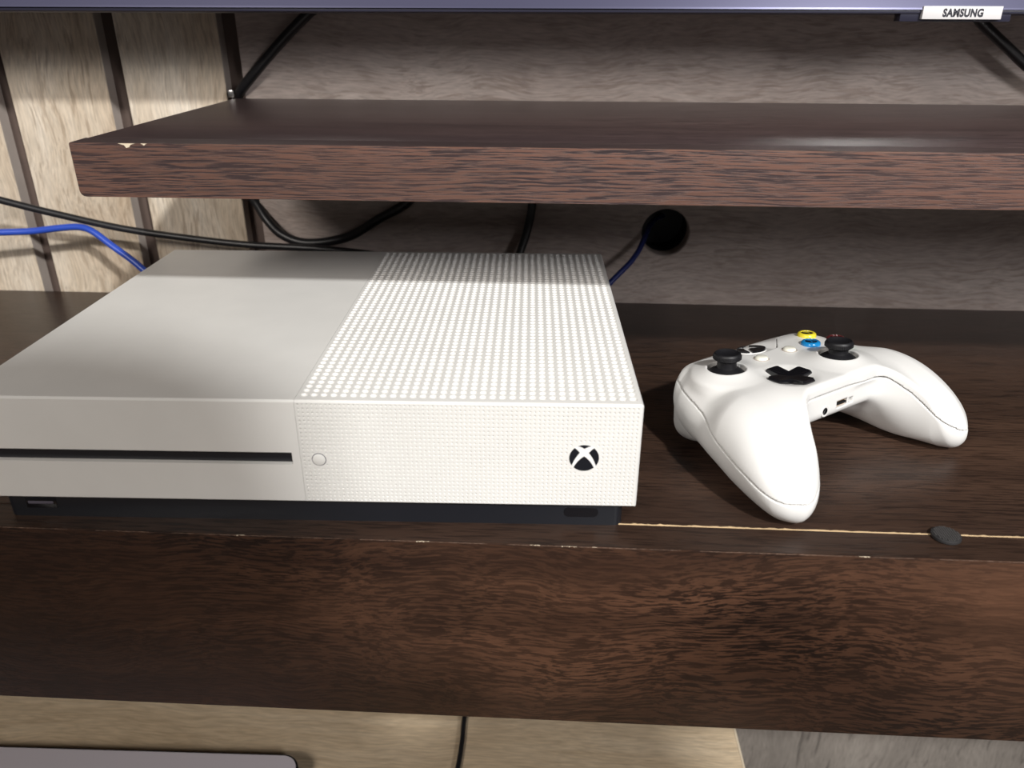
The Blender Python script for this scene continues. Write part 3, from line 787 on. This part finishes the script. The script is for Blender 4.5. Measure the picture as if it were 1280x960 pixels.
# ------------------------------------------------------------------ below the shelf: table and laptop
TT = -300.0
tab = thing('low_table', 'light maple low table under the walnut shelf', 'table', (-250, 120, FLOOR))
def bbox(name, a, b, m, bev=0.0):
    return box(name, (a[0] + 250, a[1] - 120, a[2] - FLOOR), (b[0] + 250, b[1] - 120, b[2] - FLOOR), m, tab, bev)
bbox('table_top', (-760, -170, TT - 22), (112.8, 290, TT), M['table'], .4)
bbox('edge_band', (112.8, -170, TT - 22), (114.6, 290, TT), M['cream'], .3)
for x in (-740, 70):
    for y in (-155, 245): bbox('leg', (x, y, FLOOR), (x + 40, y + 40, TT - 22), M['table'], 1)
bbox('apron', (-700, -145, TT - 80), (70, -127, TT - 22), M['table'], .5)
lap = thing('laptop', 'closed silver laptop with rounded corners on the light maple table', 'laptop', (-392, -18, TT), math.radians(1.2))
def lap_part(name, z0, z1, inset, m):
    bm = bmesh.new(); prism(bm, rounded_rect(-178 + inset, -116 + inset, 178 - inset, 116 - inset, 13 - inset, 8), z0, z1)
    return bm_obj(name, bm, m, lap, True, 30)
lap_part('base', .6, 8.5, 0, M['laptop']); lap_part('gasket', 8.4, 10.2, .4, M['black_matte']); lap_part('lid_rim', 10.1, 14.4, -.6, M['black_matte']); lap_part('lid', 14.3, 15.2, .9, M['laptop'])
for sx in (-1, 1):
    for sy in (-1, 1):
        bm = bmesh.new(); lathe_bm(bm, [(0, 0), (6, 0), (6, .8), (0, .8)], 16, lambda p: Vector((sx * 150 + p.x, sy * 95 + p.y, p.z))); bm_obj('rubber_foot', bm, M['rubber'], lap)
cable('thin_black_cable', [(-100.5, 296, -301 + 2.9), (-101, 200, TT + 1.9), (-101, 150, TT + 1.9), (-100.4, 132, TT + 1.9), (-101.2, 106, TT + 1.9), (-105, 80, TT + 1.9), (-114, 40, TT + 1.9), (-130, -20, TT + 1.9), (-142, -90, TT + 1.9), (-140, -168, TT + 1.9)],
      1.9, M['cable'], 'thin black cable lying front to back across the light maple table')

# ------------------------------------------------------------------ the photographer behind the camera, whose shadow falls on the furniture
ph_rot = cam.rotation_euler.to_matrix()
phc = Vector(cam.location) / S
phone = thing('phone', 'black phone held up in landscape by the person taking the picture', 'phone', (0, 0, 0))
phone.location = cam.location; phone.rotation_euler = cam.rotation_euler
box('body', (-18, -62, 5), (132, 12, 13), M['black_gloss'], phone, 2)
bm = bmesh.new(); lathe_bm(bm, [(5, 2), (7, 2), (7, 5.2), (5, 5.2)], 24); bm_obj('lens_ring', bm, M['black_matte'], phone)
per = thing('person', 'person in charcoal clothes kneeling behind the camera and holding up a phone', 'person', (100, -560, FLOOR))
PO = Vector((100, -560, FLOOR))
def skinned(name, pts, edges, m, parent, off, sub=2):
    me = bpy.data.meshes.new(name)
    me.from_pydata([tuple((Vector(p[0]) - off) * S) for p in pts], edges, [])
    o = bpy.data.objects.new(name, me); C.objects.link(o)
    sk = o.modifiers.new('skin', 'SKIN'); sk.use_smooth_shade = True
    for i, p in enumerate(pts):
        r = p[1]; q = me.skin_vertices[0].data[i]
        q.radius = (r * S, r * S) if not isinstance(r, tuple) else (r[0] * S, r[1] * S); q.use_root = i == 0
    sb = o.modifiers.new('sub', 'SUBSURF'); sb.levels = sub; sb.render_levels = sub
    bpy.context.view_layer.update()
    m2 = bpy.data.meshes.new_from_object(o.evaluated_get(bpy.context.evaluated_depsgraph_get()))
    bpy.data.objects.remove(o); m2.name = name
    m2.materials.clear(); m2.materials.append(m)
    o = link(name, m2, m, parent, True); return o
pts = [((100, -600, -130), 130), ((100, -590, 90), (150, 115)), ((100, -570, 260), (170, 115)), ((95, -550, 330), (110, 75)), ((90, -535, 385), 52),
       ((265, -560, 325), 60), ((305, -480, 430), 46), ((160, -335, 215), 30), ((125, -305, 192), 24),
       ((-65, -560, 315), 60), ((-170, -470, 100), 44), ((-75, -330, 160), 30), ((-62, -300, 182), 24),
       ((10, -560, -230), 92), ((-30, -420, FLOOR + 75), 70), ((-10, -800, FLOOR + 55), 48), ((-10, -900, FLOOR + 40), 36),
       ((190, -560, -230), 92), ((230, -420, FLOOR + 75), 70), ((210, -800, FLOOR + 55), 48), ((210, -900, FLOOR + 40), 36)]
ed = [(0, 1), (1, 2), (2, 3), (3, 4), (2, 5), (5, 6), (6, 7), (7, 8), (2, 9), (9, 10), (10, 11), (11, 12), (0, 13), (13, 14), (14, 15), (15, 16), (0, 17), (17, 18), (18, 19), (19, 20)]
skinned('body', pts, ed, M['cloth'], per, PO)
bm = bmesh.new(); bmesh.ops.create_icosphere(bm, subdivisions=4, radius=1.0)
for v in bm.verts:
    x, y, z = v.co
    jaw = 1 - .22 * max(0, -z)
    fx = 76 * jaw; fy = 96 * (1 - .12 * max(0, -z))
    nose = 16 * math.exp(-((x / .16) ** 2 + ((z + .12) / .2) ** 2)) if y > 0 else 0
    eye = -7 * (math.exp(-(((x - .36) / .16) ** 2 + ((z - .08) / .1) ** 2)) + math.exp(-(((x + .36) / .16) ** 2 + ((z - .08) / .1) ** 2))) if y > 0 else 0
    mouth = 4 * math.exp(-((x / .3) ** 2 + ((z + .52) / .07) ** 2)) if y > 0 else 0
    v.co = Vector((90, -510, 443)) - PO + Vector((x * fx, y * fy + nose + eye + mouth, z * 112))
hd = bm_obj('head', bm, M['skin'], per, True)
bm = bmesh.new(); bmesh.ops.create_icosphere(bm, subdivisions=4, radius=1.0)
for v in bm.verts:
    x, y, z = v.co
    front = max(0, y) * max(0, .45 - z)
    v.co = Vector((90, -518, 452)) - PO + Vector((x * 84 * (1 - .5 * front), y * (102 - 60 * front), max(z, -.55) * 112))
bm_obj('hair', bm, M['hair'], hd, True)
for sx in (-1, 1):
    bm = bmesh.new(); bmesh.ops.create_icosphere(bm, subdivisions=2, radius=1.0)
    for v in bm.verts: v.co = Vector((90 + sx * 79, -512, 438)) - PO + Vector((v.co.x * 9, v.co.y * 17, v.co.z * 30))
    bm_obj('ear', bm, M['skin'], hd, True)
for side, wrist, dirx in ((1, (125, -305, 192), 1), (-1, (-62, -300, 182), -1)):
    w0 = Vector(wrist); R3 = cam.rotation_euler.to_matrix()
    palm = phc + R3 @ Vector((118 if side > 0 else -20, -30, 26))
    P = [(tuple(w0), 22), (tuple(w0 * .4 + palm * .6), 21), (tuple(palm), 19)]; E_ = [(0, 1), (1, 2)]
    o = skinned('hand', P, E_, M['skin'], per, PO, 1)
    for k in range(4):
        bx = (126 + 6 if side > 0 else -26)
        y0 = 4 - 17 * k
        base_ = phc + R3 @ Vector((bx, y0 - 8, 24)); mid = phc + R3 @ Vector((bx + 7 * side, y0 - 4, 10)); tip = phc + R3 @ Vector((bx - (8 + 2 * (k % 2)) * side, y0, 1))
        skinned('finger', [(tuple(palm), 11), (tuple(base_), 9), (tuple(mid), 8), (tuple(tip), 7)], [(0, 1), (1, 2), (2, 3)], M['skin'], o, PO, 1)
    th = [palm, phc + R3 @ Vector((bx - 12 * side, -30, 24)), phc + R3 @ Vector((bx - 30 * side, -22, 19))]
    skinned('thumb', [(tuple(th[0]), 13), (tuple(th[1]), 10), (tuple(th[2]), 8)], [(0, 1), (1, 2)], M['skin'], o, PO, 1)
